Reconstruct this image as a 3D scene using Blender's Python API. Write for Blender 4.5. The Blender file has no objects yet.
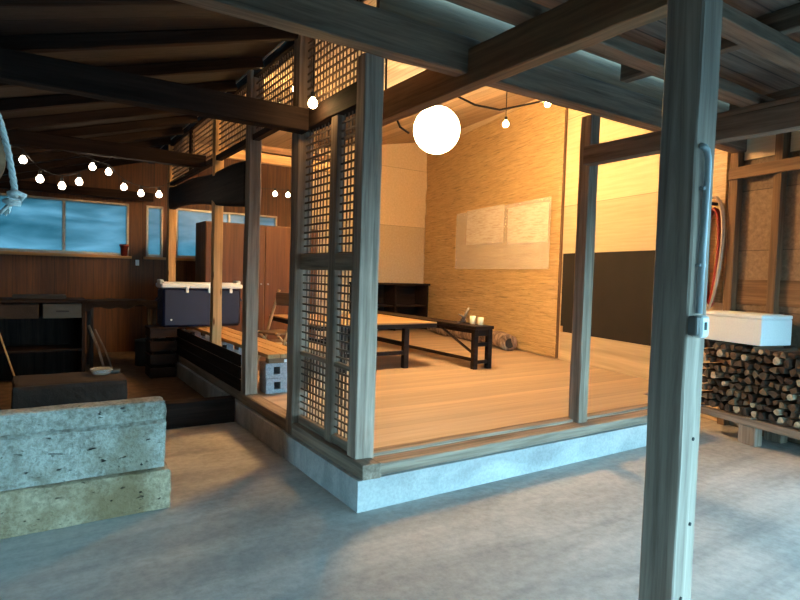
import bpy, bmesh, math, random
from mathutils import Vector, Matrix, noise
random.seed(7)
SC = bpy.context.scene
COL = SC.collection
PI = math.pi

# ------------------------------------------------------------------ materials
def newmat(name):
    m = bpy.data.materials.new(name); m.use_nodes = True
    nt = m.node_tree; nt.nodes.clear()
    out = nt.nodes.new('ShaderNodeOutputMaterial')
    b = nt.nodes.new('ShaderNodeBsdfPrincipled')
    nt.links.new(b.outputs[0], out.inputs[0])
    return m, nt, b

def ramp(nt, fac, stops):
    r = nt.nodes.new('ShaderNodeValToRGB')
    cr = r.color_ramp
    while len(cr.elements) < len(stops): cr.elements.new(0.5)
    for e, (p, c) in zip(cr.elements, stops):
        e.position = p; e.color = (c[0], c[1], c[2], 1)
    nt.links.new(fac, r.inputs[0])
    return r.outputs[0]

def coords(nt, scale, kind='Object', loc=(0, 0, 0), rot=(0, 0, 0)):
    t = nt.nodes.new('ShaderNodeTexCoord'); mp = nt.nodes.new('ShaderNodeMapping')
    mp.inputs['Scale'].default_value = scale
    mp.inputs['Location'].default_value = loc
    mp.inputs['Rotation'].default_value = rot
    nt.links.new(t.outputs[kind], mp.inputs[0])
    return mp.outputs[0]

def noise_n(nt, vec, scale, detail=4, rough=.6, dist=0):
    n = nt.nodes.new('ShaderNodeTexNoise')
    n.inputs['Scale'].default_value = scale; n.inputs['Detail'].default_value = detail
    n.inputs['Roughness'].default_value = rough; n.inputs['Distortion'].default_value = dist
    nt.links.new(vec, n.inputs['Vector'])
    return n.outputs[0]

def bump(nt, b, h, strength=.4, dist=.01):
    n = nt.nodes.new('ShaderNodeBump')
    n.inputs['Strength'].default_value = strength; n.inputs['Distance'].default_value = dist
    nt.links.new(h, n.inputs['Height']); nt.links.new(n.outputs[0], b.inputs['Normal'])

def mixc(nt, fac, a, c, mode='MIX'):
    m = nt.nodes.new('ShaderNodeMix'); m.data_type = 'RGBA'; m.blend_type = mode
    def s(i, v):
        if isinstance(v, (tuple, list)): m.inputs[i].default_value = (v[0], v[1], v[2], 1)
        else: nt.links.new(v, m.inputs[i])
    if isinstance(fac, (int, float)): m.inputs[0].default_value = fac
    else: nt.links.new(fac, m.inputs[0])
    s(6, a); s(7, c)
    return m.outputs[2]

def wood(name, dark, light, axis='z', rough=.75, knots=False, bstr=.5, coat=0):
    m, nt, b = newmat(name)
    sc = {'x': (1.2, 26, 26), 'y': (26, 1.2, 26), 'z': (26, 26, 1.2)}[axis]
    v = coords(nt, sc)
    g = noise_n(nt, v, 1.0, 6, .65, .4)
    v2 = coords(nt, tuple(s * .16 for s in sc))
    g2 = noise_n(nt, v2, 1.4, 3)
    c = ramp(nt, g, [(.3, dark), (.68, light)])
    c2 = ramp(nt, g2, [(.3, (.62, .62, .62)), (.7, (1.1, 1.08, 1.05))])
    col = mixc(nt, 1.0, c, c2, 'MULTIPLY')
    if knots:
        vo = nt.nodes.new('ShaderNodeTexVoronoi'); vo.inputs['Scale'].default_value = 1.0
        kv = {'x': (2.2, 9, 9), 'y': (9, 2.2, 9), 'z': (9, 9, 2.2)}[axis]
        nt.links.new(coords(nt, kv), vo.inputs['Vector'])
        k = ramp(nt, vo.outputs['Distance'], [(.07, (.25, .14, .08)), (.14, (1, 1, 1))])
        col = mixc(nt, 1.0, col, k, 'MULTIPLY')
    nt.links.new(col, b.inputs['Base Color'])
    b.inputs['Roughness'].default_value = rough; b.inputs['Specular IOR Level'].default_value = .3 if sum(light) > .2 else .08
    if coat: b.inputs['Coat Weight'].default_value = coat; b.inputs['Coat Roughness'].default_value = .3
    bump(nt, b, g, bstr, .006)
    return m

def plain(name, col, rough=.6, metal=0, var=.12, scale=14, bstr=.15):
    m, nt, b = newmat(name)
    n = noise_n(nt, coords(nt, (1, 1, 1)), scale, 4)
    c = ramp(nt, n, [(.3, tuple(x * (1 - var) for x in col)), (.7, tuple(min(1, x * (1 + var)) for x in col))])
    nt.links.new(c, b.inputs['Base Color'])
    b.inputs['Roughness'].default_value = rough; b.inputs['Metallic'].default_value = metal
    bump(nt, b, n, bstr, .004)
    return m

def emis(name, col, s):
    m, nt, b = newmat(name)
    b.inputs['Base Color'].default_value = (*col, 1)
    b.inputs['Emission Color'].default_value = (*col, 1); b.inputs['Emission Strength'].default_value = s
    b.inputs['Roughness'].default_value = .3
    return m

def boards(name, dark, light, across='x', width=.1, along='z', gap=.06, rough=.8, bstr=.4, gapcol=.15, wob=.0):
    """boards laid side by side along one axis with dark seams"""
    m, nt, b = newmat(name)
    sc = {'x': (1.0, 24, 24), 'y': (24, 1.0, 24), 'z': (24, 24, 1.0)}[along]
    g = noise_n(nt, coords(nt, sc), 1.0, 6, .65, .3)
    t = nt.nodes.new('ShaderNodeTexCoord'); s = nt.nodes.new('ShaderNodeSeparateXYZ')
    nt.links.new(t.outputs['Object'], s.inputs[0])
    d = nt.nodes.new('ShaderNodeMath'); d.operation = 'DIVIDE'; d.inputs[1].default_value = width
    nt.links.new(s.outputs['xyz'.index(across)], d.inputs[0])
    fr = nt.nodes.new('ShaderNodeMath'); fr.operation = 'FRACT'; nt.links.new(d.outputs[0], fr.inputs[0])
    fl = nt.nodes.new('ShaderNodeMath'); fl.operation = 'FLOOR'; nt.links.new(d.outputs[0], fl.inputs[0])
    wn = nt.nodes.new('ShaderNodeTexWhiteNoise'); wn.noise_dimensions = '1D'; nt.links.new(fl.outputs[0], wn.inputs['W'])
    seam = ramp(nt, fr.outputs[0], [(0, (gapcol,) * 3), (gap, (1, 1, 1)), (1 - gap, (1, 1, 1)), (1, (gapcol,) * 3)])
    tone = ramp(nt, wn.outputs[0], [(0, (.78, .78, .78)), (1, (1.08, 1.06, 1.04))])
    c = ramp(nt, g, [(.3, dark), (.7, light)])
    col = mixc(nt, 1.0, mixc(nt, 1.0, c, tone, 'MULTIPLY'), seam, 'MULTIPLY')
    nt.links.new(col, b.inputs['Base Color']); b.inputs['Roughness'].default_value = rough
    h = nt.nodes.new('ShaderNodeMath'); h.operation = 'MULTIPLY'
    nt.links.new(g, h.inputs[0]); nt.links.new(seam, h.inputs[1])
    bump(nt, b, h.outputs[0], bstr, .006)
    return m

GREY_D, GREY_L = (.16, .108, .075), (.42, .31, .23)
M = {}
for ax in 'xy':
    M['smoked_' + ax] = wood('dark brown timber ' + ax, (.10, .06, .04), (.30, .205, .145), ax)  # darker, browner base tone than the grey timber
for ax in 'xyz':
    M['grey_' + ax] = wood('weathered grey timber ' + ax, GREY_D, GREY_L, ax)
    M['dark_' + ax] = wood('very dark timber ' + ax, (.012, .008, .007), (.035, .022, .018), ax)  # even near-black base tone
    M['warm_' + ax] = wood('fresh yellow timber ' + ax, (.42, .24, .10), (.68, .42, .20), ax, knots=(ax == 'z'))
M['post_front'] = wood('rough sawn post timber', (.24, .165, .125), (.58, .45, .355), 'z')
M['post_corner'] = wood('greyed old post timber', (.23, .155, .115), (.62, .45, .35), 'z')
M['brown_x'] = wood('brown timber x', (.14, .075, .04), (.30, .17, .09), 'x')
M['brown_y'] = wood('brown timber y', (.14, .075, .04), (.30, .17, .09), 'y')
M['brown_z'] = wood('brown timber z', (.14, .075, .04), (.30, .17, .09), 'z')
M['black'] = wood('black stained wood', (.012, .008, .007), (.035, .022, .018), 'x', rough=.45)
M['table_top'] = wood('brown table top', (.30, .17, .07), (.5, .3, .13), 'x', rough=.5)
M['floorboards'] = boards('pale floorboards', (.45, .32, .215), (.60, .45, .32), 'y', .115, 'x', gap=.015, rough=.42, bstr=.1, gapcol=.7)
M['brownboards'] = boards('brown vertical boards', (.055, .018, .004), (.165, .06, .014), 'x', .19, 'z', gap=.03, rough=.6)
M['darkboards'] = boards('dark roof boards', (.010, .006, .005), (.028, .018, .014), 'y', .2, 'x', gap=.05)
M['canopyboards'] = boards('grey canopy boards', (.09, .065, .05), (.26, .20, .16), 'y', .17, 'x', gap=.07)
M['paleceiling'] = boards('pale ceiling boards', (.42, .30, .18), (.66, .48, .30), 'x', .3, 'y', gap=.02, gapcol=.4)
M['shedboards'] = boards('brown shed plywood', (.16, .10, .06), (.29, .19, .12), 'z', .62, 'x', gap=.01, gapcol=.3, bstr=.2)
M['palepanel'] = boards('pale plywood', (.62, .46, .28), (.74, .58, .38), 'z', 1.31, 'y', gap=.004, gapcol=.3, bstr=.1)
M['latt'] = wood('lattice lath', (.09, .06, .045), (.22, .155, .115), 'y')
M['white_box'] = plain('white foam', (.80, .80, .78), .55, scale=60, var=.04)
M['white_plastic'] = plain('white plastic', (.78, .77, .74), .35, scale=5, var=.05)
M['blue_plastic'] = plain('navy blue plastic', (.004, .007, .035), .6, scale=5)
M['metal'] = plain('dull grey metal', (.30, .31, .31), .4, .8, scale=10)
M['pipe'] = plain('grey pipe plastic', (.42, .46, .47), .4, scale=10)
M['bronze'] = plain('brown box lid', (.10, .085, .07), .5, scale=10)
M['cable'] = plain('black cable', (.01, .01, .01), .5)
M['dark_iron'] = plain('dark iron', (.02, .017, .016), .8, .0)
M['darkcloth'] = plain('dark cloth', (.014, .008, .007), .95, scale=30, bstr=.5)
M['greypaint'] = plain('grey painted metal', (.05, .05, .042), .7, scale=8)
M['frame_pale'] = plain('pale aluminium frame', (.5, .45, .36), .45, .3)
M['red_pot'] = plain('red clay', (.22, .03, .02), .6)
M['red_hose'] = plain('red rubber hose', (.33, .03, .02), .45)
M['beige_hose'] = plain('beige hose', (.62, .42, .28), .5)
M['rope'] = plain('white rope', (.68, .72, .70), .9, scale=120, bstr=.6)
M['block'] = plain('cement block', (.33, .33, .35), .95, scale=60, var=.25, bstr=.5)
M['blackboard'] = plain('dark painted board', (.010, .007, .005), .85, scale=3, var=.2)
M['whiteboardlow'] = wood('pale low board', (.60, .45, .28), (.72, .57, .38), 'y', rough=.5, bstr=.1)
M['bark'] = None

def concrete(name, dark, light, sc=1.2, stain=None, bstr=.35):
    m, nt, b = newmat(name)
    v = coords(nt, (1, 1, 1))
    n1 = noise_n(nt, v, sc, 6, .6, .6)
    n2 = noise_n(nt, v, sc * 22, 5, .7)
    v3 = coords(nt, (.5, 3.0, 1), rot=(0, 0, .5))
    n3 = noise_n(nt, v3, sc * 1.1, 5, .6, .8)
    c = ramp(nt, n1, [(.32, dark), (.66, light)])
    c = mixc(nt, .3, c, ramp(nt, n2, [(.3, tuple(x * .55 for x in dark)), (.62, light)]))
    c = mixc(nt, .45, c, mixc(nt, 1.0, c, ramp(nt, n3, [(.36, (.5, .5, .5)), (.6, (1.25, 1.2, 1.15))]), 'MULTIPLY'))
    if stain:
        n4 = noise_n(nt, v, sc * 1.7, 3)
        f = nt.nodes.new('ShaderNodeMapRange'); f.inputs[1].default_value = .52; f.inputs[2].default_value = .68
        f.inputs[4].default_value = .7
        nt.links.new(n4, f.inputs[0])
        c = mixc(nt, f.outputs[0], c, stain)
    nt.links.new(c, b.inputs['Base Color']); b.inputs['Roughness'].default_value = .82
    ad = nt.nodes.new('ShaderNodeMath'); ad.operation = 'ADD'
    nt.links.new(n1, ad.inputs[0]); nt.links.new(n2, ad.inputs[1])
    bump(nt, b, ad.outputs[0], bstr, .012)
    return m
M['ground'] = concrete('smooth concrete ground', (.28, .26, .24), (.53, .495, .45), .8, bstr=.25)
M['curb'] = concrete('pale concrete', (.36, .355, .345), (.54, .53, .51), 2.0, bstr=.3)

def stonemat(name='pitted tuff stone', k=(1, 1, 1), st=.6):
    m, nt, b = newmat(name)
    v = coords(nt, (1, 1, 1))
    n1 = noise_n(nt, v, 3.2, 6, .65, .4)
    n2 = noise_n(nt, v, 38, 4, .7)
    np_ = noise_n(nt, coords(nt, (1, 1, 1.8)), 17, 2, .5, .3)
    pits = ramp(nt, np_, [(.27, (.10, .09, .08)), (.34, (1, 1, 1))])
    c = ramp(nt, n1, [(.34, (.20, .165, .115)), (.56, (.54, .50, .42))])
    c = mixc(nt, .45, c, ramp(nt, n2, [(.38, (.15, .13, .10)), (.6, (.60, .57, .50))]))
    n4 = noise_n(nt, v, 2.0, 3)
    f = nt.nodes.new('ShaderNodeMapRange'); f.inputs[1].default_value = .52; f.inputs[2].default_value = .66
    f.inputs[4].default_value = st
    nt.links.new(n4, f.inputs[0])
    c = mixc(nt, f.outputs[0], c, (.24, .18, .10))
    c = mixc(nt, 1.0, c, pits, 'MULTIPLY'); c = mixc(nt, 1.0, c, k, 'MULTIPLY')
    nt.links.new(c, b.inputs['Base Color']); b.inputs['Roughness'].default_value = .95
    ad = nt.nodes.new('ShaderNodeMath'); ad.operation = 'MULTIPLY_ADD'; ad.inputs[1].default_value = .7
    nt.links.new(n2, ad.inputs[0]); nt.links.new(pits, ad.inputs[2])
    bump(nt, b, ad.outputs[0], 1.0, .035)
    return m
M['stone'] = stonemat(); M['stone_brown'] = stonemat('brown weathered tuff stone', (1.0, .80, .60), .8)
M['darkstone'] = concrete('dark brown stone', (.016, .009, .006), (.045, .026, .017), 3.0, bstr=.6)  # very dark brown base tone with mottling

def reedmat():
    m, nt, b = newmat('split reed matting')
    v = coords(nt, (.45, .45, 6), 'Object')
    d = noise_n(nt, coords(nt, (1, 1, 1.6)), 2.6, 4)
    n1 = noise_n(nt, v, 6, 6, .65, .9)
    n2 = noise_n(nt, coords(nt, (.7, .7, 60)), 2.2, 5, .7, .3)
    c = ramp(nt, n1, [(.33, (.17, .065, .012)), (.43, (.66, .38, .13)), (.66, (.92, .66, .33))])
    c = mixc(nt, .5, c, ramp(nt, n2, [(.3, (.50, .27, .10)), (.6, (.92, .68, .36))]))
    nt.links.new(c, b.inputs['Base Color']); b.inputs['Roughness'].default_value = .5
    b.inputs['Coat Weight'].default_value = .25; b.inputs['Coat Roughness'].default_value = .35
    ad = nt.nodes.new('ShaderNodeMath'); ad.operation = 'ADD'
    nt.links.new(n1, ad.inputs[0]); nt.links.new(n2, ad.inputs[1])
    bump(nt, b, ad.outputs[0], .8, .055)
    return m
M['reed'] = reedmat()

def filmmat():
    m, nt, b = newmat('clear plastic film')
    b.inputs['Base Color'].default_value = (.95, .88, .8, 1)
    b.inputs['Roughness'].default_value = .25
    b.inputs['Alpha'].default_value = .28
    n = noise_n(nt, coords(nt, (1, 1, 7)), 4, 4, .6, .8); bump(nt, b, n, .6, .02)
    return m
M['film'] = filmmat()
def reflectionmat():
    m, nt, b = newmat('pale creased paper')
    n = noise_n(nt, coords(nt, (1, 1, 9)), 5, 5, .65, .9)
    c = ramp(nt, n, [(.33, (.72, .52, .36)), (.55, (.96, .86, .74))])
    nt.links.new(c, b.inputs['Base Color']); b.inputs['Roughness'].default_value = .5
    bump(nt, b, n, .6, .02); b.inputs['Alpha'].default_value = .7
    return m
M['window_reflection'] = reflectionmat()

def glassmat():
    m = bpy.data.materials.new('frosted window glass'); m.use_nodes = True
    nt = m.node_tree; nt.nodes.clear()
    out = nt.nodes.new('ShaderNodeOutputMaterial')
    tr = nt.nodes.new('ShaderNodeBsdfTranslucent'); gl = nt.nodes.new('ShaderNodeBsdfGlossy'); mx = nt.nodes.new('ShaderNodeMixShader')
    n = noise_n(nt, coords(nt, (.7, 1, 2.6)), 1.6, 4, .5, .5)
    c = ramp(nt, n, [(.3, (.07, .14, .15)), (.7, (.24, .28, .29))])
    nt.links.new(c, tr.inputs[0]); gl.inputs['Roughness'].default_value = .35
    gl.inputs[0].default_value = (.5, .5, .5, 1)
    mx.inputs[0].default_value = .06
    nt.links.new(tr.outputs[0], mx.inputs[1]); nt.links.new(gl.outputs[0], mx.inputs[2])
    nt.links.new(mx.outputs[0], out.inputs[0])
    return m
M['frost'] = glassmat()
def clearglass(name, col, rough=.15):
    m, nt, b = newmat(name)
    b.inputs['Base Color'].default_value = (*col, 1); b.inputs['Roughness'].default_value = rough
    b.inputs['Transmission Weight'].default_value = .75; b.inputs['IOR'].default_value = 1.3
    return m
M['glass'] = clearglass('thick glass', (.9, .9, .85))
M['candle'] = plain('cream frosted cup', (.88, .80, .55), .4, var=.03)

def barkmat():
    m, nt, b = newmat('grey brown bark')
    v = coords(nt, (7, 7, 2.2))
    n = noise_n(nt, v, 1.3, 6, .7, 1.0)
    c = ramp(nt, n, [(.32, (.05, .03, .02)), (.5, (.24, .16, .11)), (.66, (.46, .34, .25))])
    nt.links.new(c, b.inputs['Base Color']); b.inputs['Roughness'].default_value = .9
    bump(nt, b, n, .9, .02)
    return m
M['bark'] = barkmat()
M['logend'] = [wood('split firewood %d' % i, d, l, 'x', bstr=.8) for i, (d, l) in enumerate([
    ((.10, .06, .035), (.24, .15, .09)), ((.05, .03, .02), (.12, .07, .042)), ((.03, .02, .015), (.09, .055, .04)), ((.32, .22, .14), (.62, .46, .32))])]
M['bulb'] = emis('warm white bulb glass', (1.0, .80, .58), 26)
M['bulb_in'] = emis('bright amber bulb glass', (1.0, .66, .28), 60)
M['globe'] = emis('glowing lamp glare', (1.0, .76, .42), 30)

# ------------------------------------------------------------------ mesh helpers
def B(): return bmesh.new()

def add_box(bm, lo, hi, bev=.004, rot=None, piv=None):
    r = bmesh.ops.create_cube(bm, size=1)
    vs = r['verts']
    c = Vector([(a + b) / 2 for a, b in zip(lo, hi)]); s = Vector([abs(b - a) for a, b in zip(lo, hi)])
    for v in vs: v.co = Vector((v.co.x * s.x, v.co.y * s.y, v.co.z * s.z)) + c
    if bev:
        es = list({e for v in vs for e in v.link_edges})
        bmesh.ops.bevel(bm, geom=es, offset=min(bev, min(s) * .3), segments=1, affect='EDGES')
        # re-collect not needed
    return bm

def timber(L, w, h, axis, seed=0, rough=.003, bev=.006, wane=0.0, n=None):
    """sawn timber centred on its length axis, with slightly uneven old faces. axis: long direction"""
    bm = B(); n = n or max(4, int(L / .22))
    rnd = random.Random(seed)
    ring = []
    prof = [(-w / 2 + bev, -h / 2), (w / 2 - bev, -h / 2), (w / 2, -h / 2 + bev), (w / 2, h / 2 - bev), (w / 2 - bev, h / 2), (-w / 2 + bev, h / 2), (-w / 2, h / 2 - bev), (-w / 2, -h / 2 + bev)]
    for i in range(n + 1):
        t = i / n * L
        ox, oy = [noise.noise(Vector((t * .6, seed * 3.1, k * 7.))) * wane for k in (0, 1)]
        row = []
        for (a, b_) in prof:
            j = rnd.uniform(-rough, rough); k = rnd.uniform(-rough, rough)
            row.append(bm.verts.new({'x': (t, a + j + ox, b_ + k + oy), 'y': (a + j + ox, t, b_ + k + oy), 'z': (a + j + ox, b_ + k + oy, t)}[axis]))
        ring.append(row)
    m = len(prof)
    for i in range(n):
        for k in range(m):
            bm.faces.new((ring[i][k], ring[i][(k + 1) % m], ring[i + 1][(k + 1) % m], ring[i + 1][k]))
    bm.faces.new(list(reversed(ring[0]))); bm.faces.new(ring[-1])
    bmesh.ops.recalc_face_normals(bm, faces=bm.faces)
    return bm

def add_tube(bm, pts, r, seg=8, cap=True, radii=None):
    pts = [Vector(p) for p in pts]; rings = []
    prev = None
    for i, p in enumerate(pts):
        d = (pts[min(i + 1, len(pts) - 1)] - pts[max(i - 1, 0)]).normalized()
        up = prev if prev is not None else (Vector((0, 0, 1)) if abs(d.z) < .9 else Vector((1, 0, 0)))
        s = d.cross(up)
        if s.length < 1e-5: s = d.cross(Vector((1, .3, 0)))
        s.normalize(); u = s.cross(d).normalized(); prev = u
        rr = radii[i] if radii else r
        rings.append([bm.verts.new(p + (s * math.cos(a) + u * math.sin(a)) * rr) for a in [2 * PI * k / seg for k in range(seg)]])
    for a, b_ in zip(rings, rings[1:]):
        for k in range(seg): bm.faces.new((a[k], a[(k + 1) % seg], b_[(k + 1) % seg], b_[k]))
    if cap:
        bm.faces.new(list(reversed(rings[0]))); bm.faces.new(rings[-1])
    return bm

def add_lathe(bm, prof, seg=24, c=(0, 0, 0)):
    rings = []
    for r, z in prof:
        rings.append([bm.verts.new((c[0] + r * math.cos(2 * PI * k / seg), c[1] + r * math.sin(2 * PI * k / seg), c[2] + z)) for k in range(seg)] if r > 1e-6 else [bm.verts.new((c[0], c[1], c[2] + z))])
    for a, b_ in zip(rings, rings[1:]):
        for k in range(seg):
            k2 = (k + 1) % seg
            if len(a) == 1 and len(b_) == 1: continue
            if len(a) == 1: bm.faces.new((a[0], b_[k2], b_[k]))
            elif len(b_) == 1: bm.faces.new((a[k], a[k2], b_[0]))
            else: bm.faces.new((a[k], a[k2], b_[k2], b_[k]))
    return bm

def add_prism(bm, poly, z0, z1):
    a = [bm.verts.new((x, y, z0)) for x, y in poly]; b_ = [bm.verts.new((x, y, z1)) for x, y in poly]
    n = len(poly)
    for k in range(n): bm.faces.new((a[k], a[(k + 1) % n], b_[(k + 1) % n], b_[k]))
    bm.faces.new(list(reversed(a))); bm.faces.new(b_)
    return bm

def obj(name, bm, mat, parent=None, loc=(0, 0, 0), rot=(0, 0, 0), smooth=False):
    bmesh.ops.recalc_face_normals(bm, faces=bm.faces)
    me = bpy.data.meshes.new(name); bm.to_mesh(me); bm.free()
    if smooth:
        for p in me.polygons: p.use_smooth = True
    me.materials.append(mat)
    o = bpy.data.objects.new(name, me); COL.objects.link(o)
    o.location = loc; o.rotation_euler = rot
    if parent: o.parent = parent
    return o

def tag(o, label, cat, group=None):
    o['label'] = label; o['category'] = cat
    if group: o['group'] = group
    return o

def thing(name, label, cat, loc=(0, 0, 0), rot=(0, 0, 0), group=None):
    o = bpy.data.objects.new(name, None); COL.objects.link(o)
    o.empty_display_size = .1
    o.location = loc; o.rotation_euler = rot
    return tag(o, label, cat, group)

def struct(name, bm, mat, parent=None, loc=(0, 0, 0), rot=(0, 0, 0)):
    o = obj(name, bm, mat, parent, loc, rot)
    if not parent: o['kind'] = 'structure'
    return o

def dup(root, loc, rot=None, label=None, group=None):
    r = root.copy(); COL.objects.link(r); r.location = loc
    if rot is not None: r.rotation_euler = rot
    if label: r['label'] = label
    if group: r['group'] = group
    for ch in list(root.children):
        c = ch.copy(); COL.objects.link(c); c.parent = r
        for g in list(ch.children):
            d = g.copy(); COL.objects.link(d); d.parent = c
    return r

def box1(name, lo, hi, mat, bev=.005, parent=None):
    """box whose origin is the middle of its base"""
    c = ((lo[0] + hi[0]) / 2, (lo[1] + hi[1]) / 2, lo[2])
    bm = B(); add_box(bm, [a - b for a, b in zip(lo, c)], [a - b for a, b in zip(hi, c)], bev)
    return obj(name, bm, mat, parent, c)

# skewed right-hand wall: X = 5.68 + .2 Y
WA, WB = 5.68, .2
SK = -math.atan(WB)
def wx(y, off=0): return WA + WB * y + off

# ------------------------------------------------------------------ setting
bm = B(); add_box(bm, (-2.1, -1.42, -.15), (9.0, 11.12, 0), 0)
struct('floor', bm, M['ground'])
bm = B(); add_box(bm, (-40, -40, -.2), (50, 50, -.02), 0)
struct('ground', bm, plain('dark low bounce yard', (.05, .05, .05), .95, scale=30))  # unseen ground, kept dark so little light bounces inside
bm = B(); add_prism(bm, [(-1.94, 5.0), (.6, 5.25), (1.0, 5.7), (1.73, 5.75), (1.73, 10.99), (-1.94, 10.99)], -.01, .012)
struct('floor', bm, plain('painted shade floor', (.10, .058, .032), .95, scale=9, var=.4, bstr=.6))  # dark sheet over the floor, painting in the shed's shade
# raised room floor
bm = B(); add_prism(bm, [(1.90, 3.25), (5.62, 3.25), (5.62, 3.7), (wx(3.7), 3.7), (wx(11), 11), (1.90, 11)], .0, .28)
struct('floor', bm, M['floorboards'])
# concrete foundation curb (two arms)
bm = B(); add_prism(bm, [(1.735, 3.065), (5.62, 3.065), (5.62, 3.249), (1.899, 3.249), (1.899, 10.99), (1.735, 10.99)], 0, .2)
struct('trim_1', bm, M['curb'])
# back wall with window openings
def wall_with_holes(x0, x1, z0, z1, holes, y0, y1):
    bm = B()
    xs = sorted({x0, x1, *[h[0] for h in holes], *[h[1] for h in holes]})
    for a, b_ in zip(xs, xs[1:]):
        hh = [h for h in holes if h[0] <= a and h[1] >= b_]
        if hh:
            add_box(bm, (a, y0, z0), (b_, y1, hh[0][2]), 0); add_box(bm, (a, y0, hh[0][3]), (b_, y1, z1), 0)
        else: add_box(bm, (a, y0, z0), (b_, y1, z1), 0)
    return bm
WZ0, WZ1 = 1.69, 2.60
holes = [(-1.9, 1.49, WZ0, WZ1), (1.77, 2.05, WZ0, WZ1), (2.27, 4.2, WZ0, WZ1)]
struct('wall_back', wall_with_holes(-2.1, 4.9, 0, 5.2, holes, 11.0, 11.12), M['brownboards'])
bm = B(); add_box(bm, (4.9, 11.0, 0), (8.4, 11.12, 5.2), 0)
struct('wall_back', bm, M['palepanel'])
bm = B(); add_box(bm, (-2.1, 2.7, 0), (-1.95, 11.12, 4.6), 0); add_box(bm, (-2.1, 1.9, 1.6), (-1.95, 2.7, 4.6), 0); add_box(bm, (-2.1, -1.3, 0), (-1.95, 1.9, 4.6), 0)  # unseen wall; opening added so sky light reaches the left-facing sides
struct('unseen_wall_left', bm, M['dark_z'])
# right wall, the stretch inside the room and the open shed stretch (rotated to the skew)
def along_wall(name, mat, y0, y1, z0, z1, t0, t1, bev=0, structure=True):
    """slab lying on the right wall between two Y values; t = distance in front of the wall face"""
    s = 1 / math.cos(SK)
    L = (y1 - y0) * s
    bm = B(); add_box(bm, (-t1, 0, 0), (-t0, L, z1 - z0), bev)
    o = obj(name, bm, mat, None, (wx(y0), y0, z0), (0, 0, SK))
    if structure: o['kind'] = 'structure'
    return o
def wtag(o, *a): return tag(o, *a)
along_wall('wall_right', M['palepanel'], 3.25, 11.0, 0, 5.2, -.1, 0)
along_wall('wall_right', M['shedboards'], 1.25, 3.25, 0, 4.4, -.1, 0)
# unseen front wall added behind the viewer, its low opening shaped to cut sky light
bm = B(); add_box(bm, (-2.1, -1.42, 1.95), (8.0, -1.3, 4.6), 0); add_box(bm, (-2.1, -1.42, 0), (1.3, -1.3, 1.95), 0)
struct('unseen_wall_front', bm, M['dark_z'])
# windows
def window(n, x0, x1, mull):
    r = bpy.data.objects.new('window_%d' % n, None); COL.objects.link(r); r.location = (x0, 11.0, WZ0); r['kind'] = 'structure'
    w = x1 - x0; h = WZ1 - WZ0; t = .035
    bm = B()
    for lo, hi in (((0, -.02, 0), (w, .08, .05)), ((0, -.02, h - t), (w, .08, h)), ((0, -.02, 0), (t, .08, h)), ((w - t, -.02, 0), (w, .08, h))): add_box(bm, lo, hi, .003)
    for mx_ in mull: add_box(bm, (mx_ - .02, -.015, 0), (mx_ + .02, .06, h), .003)
    obj('window_frame', bm, M['frame_pale'], r)
    edges = [t] + [m_ for m_ in mull] + [w - t]
    for a, b_ in zip(edges, edges[1:]):
        bm = B(); add_box(bm, (a, .03, t), (b_, .036, h - t), 0); obj('pane', bm, M['frost'], r)
    bm = B(); add_box(bm, (-.04, -.11, -.045), (w + .04, .0, 0), .004); obj('window_sill', bm, M['warm_x'], r)
window(1, -1.9, 1.49, [.95, 2.41])
window(2, 1.77, 2.05, [])
window(3, 2.27, 4.2, [.97])

# roofs: room roof and shed roof (both slope), flat canopy over the front
def slab(x0, z0, x1, z1, y0, y1, t=.05):
    bm = B()
    vs = [bm.verts.new(p) for p in ((x0, y0, z0), (x1, y0, z1), (x1, y1, z1), (x0, y1, z0), (x0, y0, z0 + t), (x1, y0, z1 + t), (x1, y1, z1 + t), (x0, y1, z0 + t))]
    for f in ((0, 1, 2, 3), (4, 7, 6, 5), (0, 4, 5, 1), (1, 5, 6, 2), (2, 6, 7, 3), (3, 7, 4, 0)): bm.faces.new([vs[i] for i in f])
    return bm
def rz(x): return 3.42 + .2 * (x - 1.78)
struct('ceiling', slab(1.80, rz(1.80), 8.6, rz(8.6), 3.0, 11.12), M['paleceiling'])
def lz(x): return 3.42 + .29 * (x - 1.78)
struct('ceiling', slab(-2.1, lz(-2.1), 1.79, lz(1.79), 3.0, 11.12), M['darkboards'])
struct('ceiling', slab(-2.1, 3.28, 8.0, 3.28, -1.42, 3.02), M['canopyboards'])
# gable boarding above the front beam
bm = B()
vs = []
for y in (3.07, 3.11):
    vs.append([bm.verts.new(p) for p in ((1.8, y, 3.12), (6.6, y, 3.12), (6.6, y, rz(6.6)), (1.8, y, rz(1.8)))])
bm.faces.new(vs[0]); bm.faces.new(list(reversed(vs[1])))
for k in range(4): bm.faces.new((vs[0][k], vs[1][k], vs[1][(k + 1) % 4], vs[0][(k + 1) % 4]))
struct('wall_gable', bm, M['brown_x'])
# room side boarding high on the wall between lattice top and roof is closed by the plate beam below

# ------------------------------------------------------------------ timbers
def post(name, lo, w, d, h, mat, label, seed, group=None, rough=.003, wane=0):
    return tag(obj(name, timber(h, w, d, 'z', seed, rough, wane=wane), mat, None, (lo[0] + w / 2, lo[1] + d / 2, lo[2])), label, 'post', group)
def beam(axis, x, y, z, L, w, h, mat, label, seed, name='wooden_beam', cat='beam', wane=0, rough=.003):
    """x,y,z = low corner; w = horizontal width, h = height"""
    if axis == 'x': loc = (x, y + w / 2, z + h / 2)
    else: loc = (x + w / 2, y, z + h / 2)
    return tag(obj(name, timber(L, w, h, axis, seed, rough, wane=wane), mat, None, loc), label, cat)

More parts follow.
